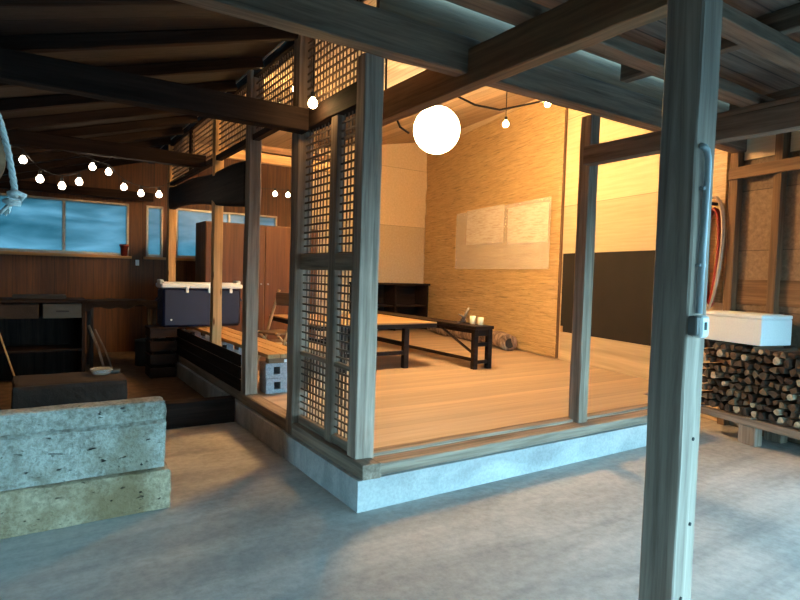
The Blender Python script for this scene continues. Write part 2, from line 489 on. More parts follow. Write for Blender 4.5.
# foreground post with conduit and switch
fp = thing('wooden_post', 'weathered square post standing nearest the viewer with conduit and switch box', 'post', (1.66 + .0535, .956 + .0595, 0))
obj('post_shaft', timber(3.05, .107, .119, 'z', 3, .002, .005), M['post_front'], fp)
for (px, pz) in ((.02, .75), (.012, 1.02), (-.01, .52)):
    obj('nail_hole', add_tube(B(), [(px, -.0615, pz), (px, -.058, pz)], .006, 8), M['dark_iron'], fp)
cz = 1.41
path = [(-.014, -.072, cz), (-.011, -.072, 1.62), (-.006, -.072, 1.84), (-.007, -.072, 1.875), (-.014, -.0715, 1.898), (-.026, -.0695, 1.908), (-.040, -.066, 1.910)]
bm = B(); add_tube(bm, path, .0095, 10); cd = obj('conduit', bm, M['pipe'], fp, smooth=True)
for z in (1.55, 1.78): obj('pipe_clip', add_box(B(), (-.028, -.075, z), (.008, -.0585, z + .012), .002), M['metal'], cd)
sb = obj('switch_box', add_box(B(), (-.053, -.088, 1.345), (-.032, -.0595, 1.403), .004), M['bronze'], fp)
sp = obj('switch_plate', add_box(B(), (-.030, -.092, 1.338), (.014, -.0595, 1.405), .006), M['white_plastic'], fp)
bm = B(); add_box(bm, (-.016, -.0945, 1.362), (-.004, -.0915, 1.386), .001)
obj('switch_rocker', bm, M['greypaint'], sp)

post('corner_post', (1.78, 3.19, .2), .14, .115, 2.69, M['post_corner'], 'weathered grey square post at the near corner of the raised room', 11)
post('wooden_post', (1.765, 4.205, .2), .125, .125, 3.2, M['grey_z'], 'rough dark post at the far edge of the full height lattice', 12, rough=.006, wane=.012)
post('wooden_post', (1.775, 5.40, .2), .12, .12, 3.2, M['grey_z'], 'rough brown post standing just in front of the grey cement blocks', 13, rough=.006, wane=.014)
post('wooden_post', (1.79, 6.66, .2), .105, .11, 3.2, M['warm_z'], 'yellow knotted post in front of the blue cooler', 14)
post('wooden_post', (1.79, 9.17, .2), .11, .11, 3.2, M['warm_z'], 'slim yellow post behind the left end of the blue cooler', 15)
post('wooden_post', (3.955, 3.19, .27), .115, .115, 2.62, M['grey_z'], 'grey square post in the middle of the open front of the raised room', 16)

beam('x', .15, 3.06, 2.885, 6.10, .13, .235, M['smoked_x'], 'long thick eave beam running over the corner post and open front', 21, 'eave_beam')
beam('y', 2.50, .15, 2.80, 5.3, .12, .245, M['brown_y'], 'long beam running from the front canopy into the room above the left side', 22)
beam('y', 3.86, .6, 2.46, 2.58, .11, .15, M['smoked_y'], 'low lintel running from the middle front post toward the viewer', 23, 'lintel_beam')
beam('y', 5.2, .15, 2.80, 2.9, .12, .245, M['smoked_y'], 'canopy cross beam at upper right behind the nearest post', 27)
lbl = ['grey purlin nearest the eave beam under the front canopy', 'grey purlin second from the eave beam under the canopy', 'grey purlin third from the eave beam under the canopy', 'grey purlin furthest from the eave beam under the canopy']
for i, y in enumerate((2.47, 1.82, 1.15, .45)):
    beam('x', -1.9, y, 3.045, 7.6 + .1 * i, .15, .09, M['smoked_x'], lbl[i], 30 + i, 'canopy_purlin')
# thin battens directly under the canopy boards
labs = ['thin roof batten between the eave beam and the nearest purlin', 'thin roof batten between the first and second purlins', 'thin roof batten between the second and third purlins', 'thin roof batten between the third and fourth purlins']
for i, y in enumerate((2.80, 2.12, 1.48, .8)):
    pass
for i, (x0, lb) in enumerate(((.9, 'grey canopy rafter left of the long beam over the corner'), (4.05, 'grey canopy rafter right of the long beam over the front bay'), (5.75, 'grey canopy rafter nearest the firewood shed wall'))):
    beam('y', x0, -.5, 3.135, 3.5, .09, .145, M['smoked_y'], lb, 60 + i, 'canopy_rafter')

# left wall of the raised room: sill, lattice, wall beam, top plate
beam('y', 1.765, 3.06, .2, 7.9, .135, .095, M['grey_y'], 'weathered sill timber along the left edge of the raised room', 40, 'sill_beam', 'sill')
beam('x', 1.90, 3.095, .2, 3.7, .155, .075, M['grey_x'], 'weathered sill timber along the open front of the raised room', 41, 'sill_beam', 'sill')
beam('x', 1.90, 3.25, .275, 3.7, .10, .022, M['grey_x'], 'thin worn board edging the floor just behind the front sill', 42, 'edge_board', 'board')
beam('y', 1.79, 3.305, 2.60, .90, .10, .15, M['dark_y'], 'short beam crossing the lattice between the corner post and next post', 43)
beam('y', 1.80, 3.2, 3.34, 7.8, .10, .08, M['dark_y'], 'dark top plate along the left wall above the upper lattice', 44, 'top_plate')

def lattice(y0, y1, z0, z1, label, pv=.052, ph=.056, x=1.845, jit=.004, seed=0, bar=.013, frame=.03):
    r = random.Random(seed)
    t = thing('lattice_panel', label, 'lattice', (x, (y0 + y1) / 2, z0))
    bm = B(); L = y1 - y0; H = z1 - z0
    n = int(L / pv)
    for i in range(1, n):
        yy = -L / 2 + i * L / n + r.uniform(-jit, jit)
        add_box(bm, (-.006, yy - bar * .28, 0), (.002, yy + bar * .28, H), 0)
    obj('upright_laths', bm, M['latt'], t)
    bm = B(); n = int(H / ph)
    for i in range(1, n):
        zz = i * H / n + r.uniform(-jit, jit)
        add_box(bm, (-.014, -L / 2, zz - bar / 2), (-.004, L / 2, zz + bar / 2), 0)
    obj('cross_laths', bm, M['latt'], t)
    return t
def frame_y(t, lo, hi, name, mat=None):
    c = t.location
    bm = B(); add_box(bm, [a - b for a, b in zip(lo, c)], [a - b for a, b in zip(hi, c)], .004)
    return obj(name, bm, mat or M['grey_y'], t)
t = lattice(3.305, 4.205, .295, 2.60, 'tall lattice screen beside the corner post, from sill up to short beam', seed=1)
frame_y(t, (1.80, 3.60, .295), (1.86, 3.70, 2.60), 'mullion', M['grey_z'])
frame_y(t, (1.805, 3.305, 1.52), (1.865, 4.205, 1.64), 'middle_rail')
frame_y(t, (1.815, 3.305, .295), (1.86, 4.205, .36), 'bottom_rail')
frame_y(t, (1.815, 3.305, .84), (1.85, 4.205, .875), 'low_rail')
# tall thin pickets behind the lower lattice
bm = B()
for i in range(15):
    yy = 3.33 + i * .06
    add_box(bm, (1.868 - 1.845, yy - 3.755, .26), (1.876 - 1.845, yy + .022 - 3.755, .56), 0)
obj('picket', bm, M['grey_z'], t)
t = lattice(3.305, 4.205, 2.75, 3.34, 'small lattice right under the roof beside the corner post top', seed=2)
ulab = ['upper lattice over the opening between the rough dark post and the rough brown post', 'upper lattice between the rough brown post and the yellow knotted post',
        'farthest upper lattice between the two yellow posts']
for i, (a, b_) in enumerate(((4.33, 5.40), (5.52, 6.66), (6.77, 9.17))):
    t = lattice(a, b_, 2.80, 3.34, ulab[i], seed=3 + i)
    frame_y(t, (1.80, a, 2.745), (1.87, b_, 2.80), 'bottom_rail', M['dark_y'])
    if i == 2: frame_y(t, (1.81, (a + b_) / 2 - .04, 2.80), (1.87, (a + b_) / 2 + .04, 3.34), 'mullion', M['dark_z'])
# arched log beam between posts (curved underside)
bm = B(); n = 40; y0, y1 = 5.52, 9.17
rows = []
for i in range(n + 1):
    y = y0 + (y1 - y0) * i / n
    top = 2.58 + .015 * math.sin(i * .31) + .15 * i / n
    tb = [(5.5, 2.12), (6.3, 2.196), (6.88, 2.256), (7.35, 2.31), (8.1, 2.375), (8.7, 2.40), (9.3, 2.385)]
    for (ya, za), (yb, zb) in zip(tb, tb[1:]):
        if ya <= y <= yb: bot = za + (zb - za) * (y - ya) / (yb - ya)
    mid = (top + bot) / 2; hh = (top - bot) / 2
    rows.append([bm.verts.new((math.copysign(.06 * abs(math.cos(a)) ** .35, math.cos(a)), y, mid + hh * math.copysign(abs(math.sin(a)) ** .45, math.sin(a)))) for a in [2 * PI * k / 14 for k in range(14)]])
for a, b_ in zip(rows, rows[1:]):
    for k in range(14): bm.faces.new((a[k], a[(k + 1) % 14], b_[(k + 1) % 14], b_[k]))
bm.faces.new(list(reversed(rows[0]))); bm.faces.new(rows[-1])
for v in bm.verts: v.co.y -= y0
tag(obj('log_beam', bm, M['dark_y'], None, (1.845, y0, 0), smooth=True), 'dark curved log beam joining the post tops along the left wall', 'beam')

# shed tie beam and rafters on the left
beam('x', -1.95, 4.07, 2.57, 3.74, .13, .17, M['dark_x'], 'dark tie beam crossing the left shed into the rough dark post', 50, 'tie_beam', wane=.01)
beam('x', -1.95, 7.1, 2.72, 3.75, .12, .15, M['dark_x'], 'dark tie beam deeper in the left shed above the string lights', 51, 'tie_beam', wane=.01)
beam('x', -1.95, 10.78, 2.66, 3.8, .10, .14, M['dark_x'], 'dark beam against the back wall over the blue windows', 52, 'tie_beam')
rl = ['roof rafter nearest the eave beam in the left shed', 'roof rafter second from the eave beam in the left shed', 'roof rafter third from the eave beam in the left shed',
      'roof rafter fourth from the eave beam in the left shed', 'roof rafter fifth from the eave beam in the left shed', 'roof rafter sixth from the eave beam in the left shed',
      'roof rafter seventh from the eave beam in the left shed', 'roof rafter eighth from the eave beam in the left shed', 'roof rafter ninth from the eave beam in the left shed', 'roof rafter farthest back in the left shed']
ang = math.atan(.29)
for i in range(10):
    y = 3.5 + i * .78
    bmr = timber(3.70 / math.cos(ang), .07, .09, 'x', 70 + i)
    o = tag(obj('shed_rafter', bmr, M['dark_x'], None, (-1.94, y, lz(-1.94) - .05), (0, -ang, 0)), 'dark ' + rl[i], 'rafter')
# inner beam lit warm
beam('x', 1.90, 8.45, 3.14, 2.4, .10, .14, M['warm_x'], 'lit yellow beam deep in the room seen above the wardrobe', 53)
beam('x', 1.90, 8.45, 3.30, 2.4, .08, .10, M['brown_x'], 'brown beam lying on the lit yellow beam deep in the room', 54)

# right wall framing
def wall_stick(name, y0, y1, z0, z1, t0, t1, mat, label, cat='stud'):
    o = along_wall(name, mat, y0, y1, z0, z1, t0, t1, .004, False)
    return tag(o, label, cat)
for i, (y, w, lb) in enumerate(((3.10, .09, 'brown wall stud beside the hanging hoses'), (2.645, .08, 'brown wall stud rising behind the white foam box'),
                               (2.2, .10, 'brown wall stud at the right edge of the picture'), (1.6, .10, 'brown wall stud outside the right edge'))):
    if i == 3: continue
    wall_stick('wall_stud', y, y + w, 0, 3.4, 0, .085, M['brown_z'], lb)
wall_stick('wall_rail', 1.2, 3.19, 2.605, 2.725, .085, .115, M['brown_y'], 'horizontal brown rail across the wall studs above the foam box', 'rail')
wall_stick('wall_board', 2.73, 3.09, 2.80, 3.02, .0, .02, M['palepanel'], 'pale ply scrap between two studs high on the shed wall', 'board')
wall_stick('wall_board', 2.32, 2.62, 2.80, 3.10, .0, .02, M['palepanel'], 'pale ply scrap in the last stud bay high on the wall', 'board')
wall_stick('corner_board', 3.27, 3.48, 1.3, 3.2, .0, .03, M['reed'], 'strip of reed matting on the wall behind the hanging hoses', 'matting')
wall_stick('wall_board', 1.0, 3.09, 1.30, 1.56, .0, .015, M['brown_y'], 'brown board along the wall base just above the foam box', 'board')

# reed screen, painted window reflection, dark board, low board
s = 1 / math.cos(SK)
def wall_grid(y0, y1, z0, z1, t, amp, nx, nz, seed, thick=.02, ragged=0):
    bm = B(); L = (y1 - y0) * s; H = z1 - z0
    r = random.Random(seed); g = []
    for j in range(nz + 1):
        row = []
        for i in range(nx + 1):
            y = L * i / nx; z = H * j / nz
            d = noise.noise(Vector((y * .6 + seed, z * 5.0, 3.3))) * amp + noise.noise(Vector((y * 1.9, z * 14.0, seed))) * amp * .45
            yy = y + (r.uniform(-ragged, ragged) if i in (0, nx) else 0)
            row.append(bm.verts.new((-t - amp - d, yy, z)))
        g.append(row)
    for j in range(nz):
        for i in range(nx): bm.faces.new((g[j][i], g[j][i + 1], g[j + 1][i + 1], g[j + 1][i]))
    ed = [e for e in bm.edges if e.is_boundary]
    ext = bmesh.ops.extrude_edge_only(bm, edges=ed)
    for v in ext['geom']:
        if isinstance(v, bmesh.types.BMVert): v.co.x = -.001
    return bm
o = obj('reed_screen', wall_grid(6.03, 10.97, .29, 4.42, .012, .027, 70, 150, 5, ragged=.012), M['reed'], None, (wx(6.02), 6.02, .29), (0, 0, SK), smooth=True)
tag(o, 'large golden brown reed matting covering the right wall of the room', 'matting')
# slats holding the seam of the reed screen
wall_stick('edge_batten', 5.985, 6.02, .29, 4.3, .0, .035, M['brown_z'], 'thin dark vertical batten at the near edge of the reed matting', 'batten')
ps = along_wall('plastic_sheet', M['film'], 6.22, 9.35, 1.66, 2.80, .066, .068, 0, False)  # plastic whose pale tint also paints the outer part of a window reflection
tag(ps, 'clear creased plastic sheet on the reed matting, tinted for the window reflection', 'sheet')
for i, (a, b_, lb) in enumerate(((7.55, 8.90, 'pale window reflection painted on the matting, farther of the pair'), (6.27, 7.42, 'pale window reflection painted on the matting, nearer of the pair'))):
    o = along_wall('painted_reflection', M['window_reflection'], a, b_, 2.14 - .04 * i, 2.82 - .09 * i, .070, .072, 0, False)  # pale panels painting in the windows reflected on the wall
    tag(o, lb, 'window_reflection')
wall_stick('dark_board', 3.5, 5.93, .71, 1.90, .0, .03, M['blackboard'], 'large black board fixed on the wall behind the middle front post', 'board')
wall_stick('low_board', 3.35, 5.93, .28, .71, .0, .025, M['whiteboardlow'], 'pale low wall board beneath the large black board', 'board')
wall_stick('wood_peg', 5.86, 5.90, .71, .80, .031, .055, M['warm_z'], 'small wooden peg standing at the left end of the low board', 'peg')
# ------------------------------------------------------------------ furniture in the room
TZ = .28
def leg_box(parent, x, y, z0, z1, w, d, name='leg', mat=None):
    bm = B(); add_box(bm, (x - w / 2, y - d / 2, z0), (x + w / 2, y + d / 2, z1), .004)
    return obj(name, bm, mat or M['black'], parent)
bt = thing('narrow_table', 'long narrow black table with end frames standing near the reed wall', 'table', (5.08, 7.3, TZ))
X0, X1, Y0, Y1, H = -.16, .17, -1.62, 1.7, .575
obj('tabletop', add_box(B(), (X0, Y0, H - .045), (X1, Y1, H), .006), M['black'], bt)
obj('apron', add_box(add_box(B(), (X0 + .02, Y0 + .03, H - .10), (X0 + .045, Y1 - .03, H - .045), .003), (X1 - .045, Y0 + .03, H - .10), (X1 - .02, Y1 - .03, H - .045), .003), M['black'], bt)
for y in (Y0 + .06, Y1 - .06):
    for x in (X0 + .045, X1 - .04): leg_box(bt, x, y, 0, H - .045, .07, .07)
    obj('end_rung', add_box(B(), (X0 + .05, y - .02, .07), (X1 - .05, y + .02, .115), .003), M['black'], bt)
    obj('end_rung', add_box(B(), (X0 + .05, y - .02, .30), (X1 - .05, y + .02, .35), .003), M['black'], bt)
    obj('end_rung', add_box(B(), (X0 + .05, y - .02, .44), (X1 - .05, y + .02, .53), .003), M['black'], bt)
obj('stretcher', add_box(B(), (X0 + .02, Y0 + .09, .10), (X0 + .05, Y1 - .09, .145), .003), M['black'], bt)
for sgn in (1, -1):
    a, b_ = (Y0 + .1, Y0 + .85) if sgn > 0 else (Y1 - .1, Y1 - .85)
    bm = B(); add_tube(bm, [(X0 + .035, a, .22), (X0 + .035, b_, H - .05)], .022, 4); obj('diagonal_brace', bm, M['black'], bt)

lt = thing('low_table', 'wide low table with lit brown top and black legs behind the corner post', 'table', (3.85, 6.98, TZ))
X0, X1, Y0, Y1, H = -.95, .79, -.83, .83, .60
obj('tabletop', add_box(B(), (X0, Y0, H - .02), (X1, Y1, H), .004), M['table_top'], lt)
bm = B()
for lo, hi in (((X0 + .0, Y0 - .0, H - .075), (X1, Y0 + .03, H - .02)), ((X0, Y1 - .03, H - .075), (X1, Y1, H - .02)), ((X0, Y0 + .03, H - .075), (X0 + .03, Y1 - .03, H - .02)), ((X1 - .03, Y0 + .03, H - .075), (X1, Y1 - .03, H - .02))): add_box(bm, lo, hi, .003)
obj('apron', bm, M['black'], lt)
for x in (X0 + .3, X1 - .50):
    for y in (Y0 + .04, Y1 - .04): leg_box(lt, x + .02, y, 0, H - .075, .075, .075)
for y in (Y0 + .04, Y1 - .04):
    obj('stretcher', add_box(B(), (X0 + .3, y - .02, .18), (X1 - .48, y + .02, .23), .003), M['black'], lt)
for x in (X0 + .32, X1 - .48):
    obj('stretcher', add_box(B(), (x - .02, Y0 + .06, .30), (x + .02, Y1 - .06, .34), .003), M['black'], lt)

def cup(h, r, label, loc):
    bm = B(); add_lathe(bm, [(0, 0), (r * .82, 0), (r * .86, .004), (r, h), (r * .93, h), (r * .8, .012), (0, .012)], 20)
    return tag(obj('drinking_cup', bm, M['candle'], None, loc, smooth=True), label, 'cup', 'cups on the narrow table')
cz = TZ + .575
cup(.115, .043, 'taller cream cup on the black table, next to the twig', (5.13, 5.99, cz))
cup(.10, .043, 'shorter cream cup on the black table, nearer its end', (5.17, 5.87, cz))
bm = B(); add_tube(bm, [(0, 0, .03), (.02, -.03, .08), (.05, -.03, .16), (.08, -.05, .22)], .02, 8, radii=[.028, .024, .02, .014])
add_tube(bm, [(.02, -.03, .08), (-.03, -.02, .11), (-.09, -.03, .13)], .015, 7, radii=[.018, .013, .008])
add_tube(bm, [(-.06, .03, .0), (.08, .02, .025)], .024, 8, radii=[.02, .028])
for v in bm.verts: v.co.z = max(v.co.z, 0)
tag(obj('driftwood_branch', bm, M['bark'], None, (5.07, 6.15, cz), smooth=True), 'small forked brown driftwood branch on the black table behind the cups', 'branch')

# log on the floor by the reed wall
bm = B()
pts = []; rad = []
for i in range(15):
    u = i / 14
    pts.append((.10 * math.sin(u * 4.2) , u * 2.9, .13 + .02 * math.sin(u * 7)))
    rad.append(.14 - .02 * u + .012 * math.sin(u * 17))
add_tube(bm, pts, .12, 14, radii=rad)
mn = min(v.co.z for v in bm.verts)
for v in bm.verts:
    v.co += Vector((1, 0, 0)) * noise.noise(v.co * 6) * .012
    v.co.z = max(v.co.z, .0)
lo = thing('bark_log', 'long crooked grey log lying on the floor against the reed matting', 'log', (6.78, 6.95, TZ), (0, 0, SK))
obj('trunk', bm, M['bark'], lo, smooth=True)
bm = B(); add_tube(bm, [(.0, -.006, .13), (0, .004, .13)], .085, 14); obj('cut_end', bm, M['dark_iron'], lo)
bm = B(); add_tube(bm, [(0, 1.2, .14), (-.08, 1.0, .24), (-.12, .86, .30)], .04, 8, radii=[.06, .045, .03]); obj('branch_stub', bm, M['bark'], lo, smooth=True)

# dark shelf cabinet against the back wall
t = thing('low_cabinet', 'dark low open cabinet against the back wall behind the tables', 'cabinet', (6.75, 10.72, TZ))
bm = B()
W, D, HH = 1.75, .5, 1.0
for lo_, hi in (((-W / 2, -D / 2, 0), (-W / 2 + .04, D / 2, HH)), ((W / 2 - .04, -D / 2, 0), (W / 2, D / 2, HH)), ((-W / 2, D / 2 - .03, 0), (W / 2, D / 2, HH)), ((-.02, -D / 2, 0), (.02, D / 2, HH))): add_box(bm, lo_, hi, .003)
obj('body', bm, M['black'], t)
obj('top_board', add_box(B(), (-W / 2 - .03, -D / 2 - .03, HH), (W / 2 + .03, D / 2, HH + .04), .004), M['black'], t)
for z in (.05, .52): obj('shelf', add_box(B(), (-W / 2 + .04, -D / 2 + .02, z), (W / 2 - .04, D / 2 - .03, z + .03), .003), M['black'], t)

# plank bench on cement blocks
pb = thing('plank_bench', 'long plank bench of three pale boards resting on cement blocks', 'bench', (2.19, 5.385, .586))
for i, (x0, x1) in enumerate(((-.20, -.075), (-.065, .075), (.085, .22))):
    bm = timber(3.70, x1 - x0, .04, 'y', 90 + i, .001, .004)
    for v in bm.verts: v.co.x += (x0 + x1) / 2; v.co.z += .07
    obj('plank', bm, M['warm_y'], pb)
for y in (.02, 1.9, 3.5): obj('cross_piece', add_box(B(), (-.19, y, 0), (.21, y + .07, .05), .003), M['brown_x'], pb)
bm = B(); add_box(bm, (-.19, .0, .0), (.21, .02, .048), .002); obj('end_board', bm, M['brown_x'], pb)
obj('paper_label', add_box(B(), (-.03, -.004, .005), (.02, .0, .035), 0), M['white_plastic'], pb)

def cement_block(label, loc, group='cement blocks under the plank bench'):
    bm = B(); W, D, Hh = .39, .19, .15
    xs = [-.195, -.11, -.045, .045, .11, .195]
    for i in range(0, 6, 2): add_box(bm, (xs[i], -D / 2, 0), (xs[i + 1], D / 2, Hh), .003)
    add_box(bm, (-.194, -D / 2 + .001, 0), (.194, D / 2 - .001, .038), .002); add_box(bm, (-.194, -D / 2 + .001, Hh - .038), (.194, D / 2 - .001, Hh), .002)
    return tag(obj('cement_block', bm, M['block'], None, loc), label, 'block', group)
b0 = cement_block('lower cement block of the stack at the near end of bench', (2.18, 5.50, TZ))
b1 = dup(b0, (2.175, 5.505, TZ + .152), label='upper cement block of the stack at the near end of bench')
b2 = dup(b0, (2.17, 7.36, TZ), label='lower cement block of the stack under the middle of bench')
b3 = dup(b0, (2.18, 7.36, TZ + .152), label='upper cement block of the stack under the middle of bench')
b4 = dup(b0, (2.18, 8.97, TZ), label='lower cement block of the stack at the far end of bench')
b5 = dup(b0, (2.17, 8.97, TZ + .152), label='upper cement block of the stack at the far end of bench')

# dark boarding added along the bench, standing in for the shadow beneath
wp = thing('shadow_boarding', 'dark boards added for the shadow under the bench between the posts', 'boards', (1.772, 7.35, .297))
for k in range(3): obj('board', add_box(B(), (-.008, -1.80, .003 + k * .123), (.008, 1.80, .12 + k * .123), .003), M['dark_y'], wp)  # boards added for the shadow under the bench
# cooler
cl = thing('cooler_box', 'big navy blue cooler with white lid at far end of the plank bench', 'cooler', (2.06, 8.35, .70))
bm = B(); add_box(bm, (-.53, -.2, 0), (.53, .2, .53), .03); obj('body', bm, M['blue_plastic'], cl)
bm = B(); add_box(bm, (-.55, -.22, .53), (.55, .22, .595), .015); add_box(bm, (-.52, -.19, .595), (.52, .19, .61), .006)
add_box(bm, (-.555, -.1, .57), (-.50, .1, .645), .012); add_box(bm, (.50, -.1, .57), (.555, .1, .645), .012); ld = obj('lid', bm, M['white_plastic'], cl)
for x in (-.22, .08, .38): obj('latch', add_box(B(), (x - .02, -.232, .47), (x + .02, -.199, .55), .006), M['white_plastic'], cl)
for sx in (-1, 1):
    bm = B(); add_tube(bm, [(sx * .53, -.1, .40), (sx * .57, -.1, .36), (sx * .57, .1, .36), (sx * .53, .1, .40)], .013, 8); obj('handle', bm, M['blue_plastic'], cl)
obj('drain_plug', add_tube(B(), [(-.42, -.205, .10), (-.42, -.19, .10)], .013, 10), M['white_plastic'], cl)
# dark crate carrying the cooler's outer half, outside the wall line
t = thing('wooden_crate', 'dark wooden crate propping the outer half of the blue cooler', 'crate', (1.55, 8.35, 0))
bm = B()
for z in (.02, .2, .38, .56): add_box(bm, (-.17, -.19, z), (.17, -.172, z + .13), .002); add_box(bm, (-.17, .172, z), (.17, .19, z + .13), .002); add_box(bm, (-.17, -.172, z), (-.152, .172, z + .13), .002); add_box(bm, (.152, -.172, z), (.17, .172, z + .13), .002)
obj('slats', bm, M['black'], t)
bm = B()
for sx in (-.14, .14):
    for sy in (-.16, .16): add_box(bm, (sx - .012, sy - .012, 0), (sx + .012, sy + .012, .67), .002)
obj('corner_posts', bm, M['dark_z'], t)
obj('lid', add_box(B(), (-.18, -.2, .67), (.18, .2, .699), .004), M['dark_y'], t)

# wardrobe
t = thing('tall_wardrobe', 'tall plain dark brown wardrobe behind the cooler, in front of the windows', 'wardrobe', (3.35, 9.62, TZ))
obj('body', add_box(B(), (-.98, -.30, 0), (.98, .32, 1.99), .008), M['brown_z'], t)
for x in (-.97, .01):
    d = obj('door', add_box(B(), (x, -.322, .06), (x + .96, -.302, 1.97), .004), wood('wardrobe veneer', (.09, .028, .007), (.17, .06, .018), 'z', .5) if x < 0 else bpy.data.materials['wardrobe veneer'], t)
    obj('knob', add_tube(B(), [((-.06 if x < 0 else .06), -.345, 1.0), ((-.06 if x < 0 else .06), -.322, 1.0)], .014, 10), M['metal'], d)

# folding chair with pale legs
t = thing('folding_chair', 'dark folding chair with pale slanted wooden frame behind the bench', 'chair', (2.70, 6.9, TZ), (0, 0, .3))
for sy in (-.2, .2):
    bm = B(); add_tube(bm, [(-.22, sy, 0), (-.02, sy, .5), (.14, sy, .98)], .018, 6); obj('back_leg', bm, M['warm_z'], t)
    bm = B(); add_tube(bm, [(.26, sy * .9, 0), (-.2, sy * .9, .46)], .016, 6); obj('front_leg', bm, M['warm_z'], t)
obj('seat', add_box(B(), (-.2, -.2, .43), (.18, .2, .46), .008), M['brown_y'], t)
obj('backrest', add_box(B(), (.08, -.2, .78), (.10, .2, .95), .006), M['brown_y'], t)

# ------------------------------------------------------------------ lamps
def point(name, loc, energy, col, r, parent=None):
    l = bpy.data.lights.new(name, 'POINT'); l.energy = energy; l.color = col; l.shadow_soft_size = r
    o = bpy.data.objects.new(name, l); COL.objects.link(o); o.location = loc
    if parent: o.parent = parent
    return o
GL = (4.42, 6.0, 3.38)
gl = thing('glare_globe_lamp', 'glowing lamp over the room, its globe enlarged to the glare around it', 'lamp', GL)
bm = B(); bmesh.ops.create_uvsphere(bm, u_segments=32, v_segments=20, radius=.30)  # sphere enlarged to stand in for the lamp's glare
obj('globe', bm, M['globe'], gl, smooth=True)
bm = B(); add_lathe(bm, [(0, .36), (.04, .36), (.05, .32), (.055, .29), (0, .29)], 16); obj('lamp_socket', bm, M['dark_iron'], gl)
bm = B(); add_tube(bm, [(0, 0, .35), (0, 0, rz(GL[0]) - GL[2])], .006, 6); obj('cord', bm, M['cable'], gl)
lamp_l = point('globe_light', (GL[0], GL[1], GL[2]), 9600, (1.0, .59, .23), .31)
tag(lamp_l, 'warm light inside the glare globe lamp', 'light')
lamp_l.parent = gl; lamp_l.location = (0, 0, 0)
for k in ('label', 'category'): del lamp_l[k]

# bulbs on cords
def bulb_thing(name, label, loc, mat, group, r=.032, cord=.09):
    t = thing(name, label, 'light bulb', loc, group=group)
    bm = B(); add_lathe(bm, [(0, -r * 1.05), (r * .5, -r * .92), (r * .87, -r * .55), (r, -r * .02), (r * .87, r * .5), (r * .5, r * .95), (r * .42, r * 1.25)], 14)
    obj('glass', bm, mat, t, smooth=True)
    bm = B(); add_tube(bm, [(0, 0, r * 1.2), (0, 0, r * 2.3)], r * .45, 10); obj('socket', bm, M['dark_iron'], t)
    bm = B(); add_tube(bm, [(0, 0, r * 2.2), (0, 0, cord)], .004, 6); obj('cord', bm, M['cable'], t)
    return t
def hang(name, pts, label, r=.004, sag=0):
    c = [Vector(p) for p in pts]; P = []
    for a, b_ in zip(c, c[1:]):
        for k in range(8):
            u = k / 8; p = a.lerp(b_, u); p.z -= sag * 4 * u * (1 - u); P.append(p)
    P.append(c[-1])
    o0 = P[0].copy()
    bm = B(); add_tube(bm, [p - o0 for p in P], r, 6)
    return tag(obj(name, bm, M['cable'], None, o0, smooth=True), label, 'cable')
# string A at Y = 6.0 ; string B at Y = 7.62
import math as _m
f = 570.0
roll = _m.atan(.0296); hy = 264 + .0296 * 373; pitch = _m.atan((300 - hy) * _m.cos(roll) / f); yaw = _m.radians(33.23846)
Fw = Vector((_m.sin(yaw) * _m.cos(pitch), _m.cos(yaw) * _m.cos(pitch), -_m.sin(pitch)))
R0 = Vector((_m.cos(yaw), -_m.sin(yaw), 0)); U0 = R0.cross(Fw)
Rt = R0 * _m.cos(roll) + U0 * _m.sin(roll); Up = -R0 * _m.sin(roll) + U0 * _m.cos(roll)
sA = [(-.030, 6.0, 2.402), (.095, 6.0, 2.252), (.263, 6.0, 2.210), (.396, 6.0, 2.262)]
sB = [(.640, 7.62, 2.655), (.808, 7.62, 2.618), (.974, 7.62, 2.457), (1.164, 7.62, 2.402), (1.371, 7.62, 2.408)]
la = ['highest and leftmost bulb of the left string', 'bulb second from the left end of the left string', 'lowest bulb of the left string', 'last bulb of the left string, near its right end']
lb_ = ['leftmost bulb of the second string', 'second bulb from the left of the second string', 'middle bulb of the five on the second string', 'fourth bulb from the left of the second string', 'rightmost bulb of the second string, left of the yellow post']
for lst, ll, y in ((sA, la, 6.0), (sB, lb_, 7.62)):
    off = .095
    wire = [(lst[0][0] - .40, y, lst[0][2] + .22)] + [(p[0], y, p[2] + off) for p in lst] + [(lst[-1][0] + .3, y, lst[-1][2] + .28)]
    hang('light_string_cable', wire, 'thin black cable carrying the %s string of round bulbs in the shed' % ('left' if y == 6.0 else 'second'), sag=.012)
    for p, l in zip(lst, ll): bulb_thing('string_bulb', 'small round ' + l, p, M['bulb'], 'string bulbs in the dark shed', r=.030 if y < 7 else .036, cord=off)
# three bulbs seen between the posts
def at(px, py, Y):
    d = Fw + Rt * (px - 400) / f - Up * (py - 300) / f
    return Vector((d.x * Y / d.y, Y, 1.5 + d.z * Y / d.y))
lst = [at(259, 194, 8.9), at(275, 194, 8.9), at(288, 195, 8.9)]
lst = [(3.056 - .0, 8.9, lst[0].z), (lst[1].x, 8.9, lst[1].z), (lst[2].x, 8.9, lst[2].z)]
lst[0] = (at(259, 194, 8.9).x, 8.9, lst[0][2])
hang('light_string_cable', [(lst[0][0] - .5, 8.9, lst[0][2] + .16)] + [(p[0], 8.9, p[2] + .095) for p in lst] + [(lst[2][0] + .5, 8.9, lst[2][2] + .16)], 'thin black cable with three bulbs in front of the wardrobe', sag=.012)
for p, l in zip(lst, ('small round bulb, left of the three above the wardrobe', 'small round bulb, middle of the three above the wardrobe', 'small round bulb, right of the three above the wardrobe')):
    bulb_thing('string_bulb', l, p, M['bulb'], 'string bulbs above the wardrobe', r=.036, cord=.095)
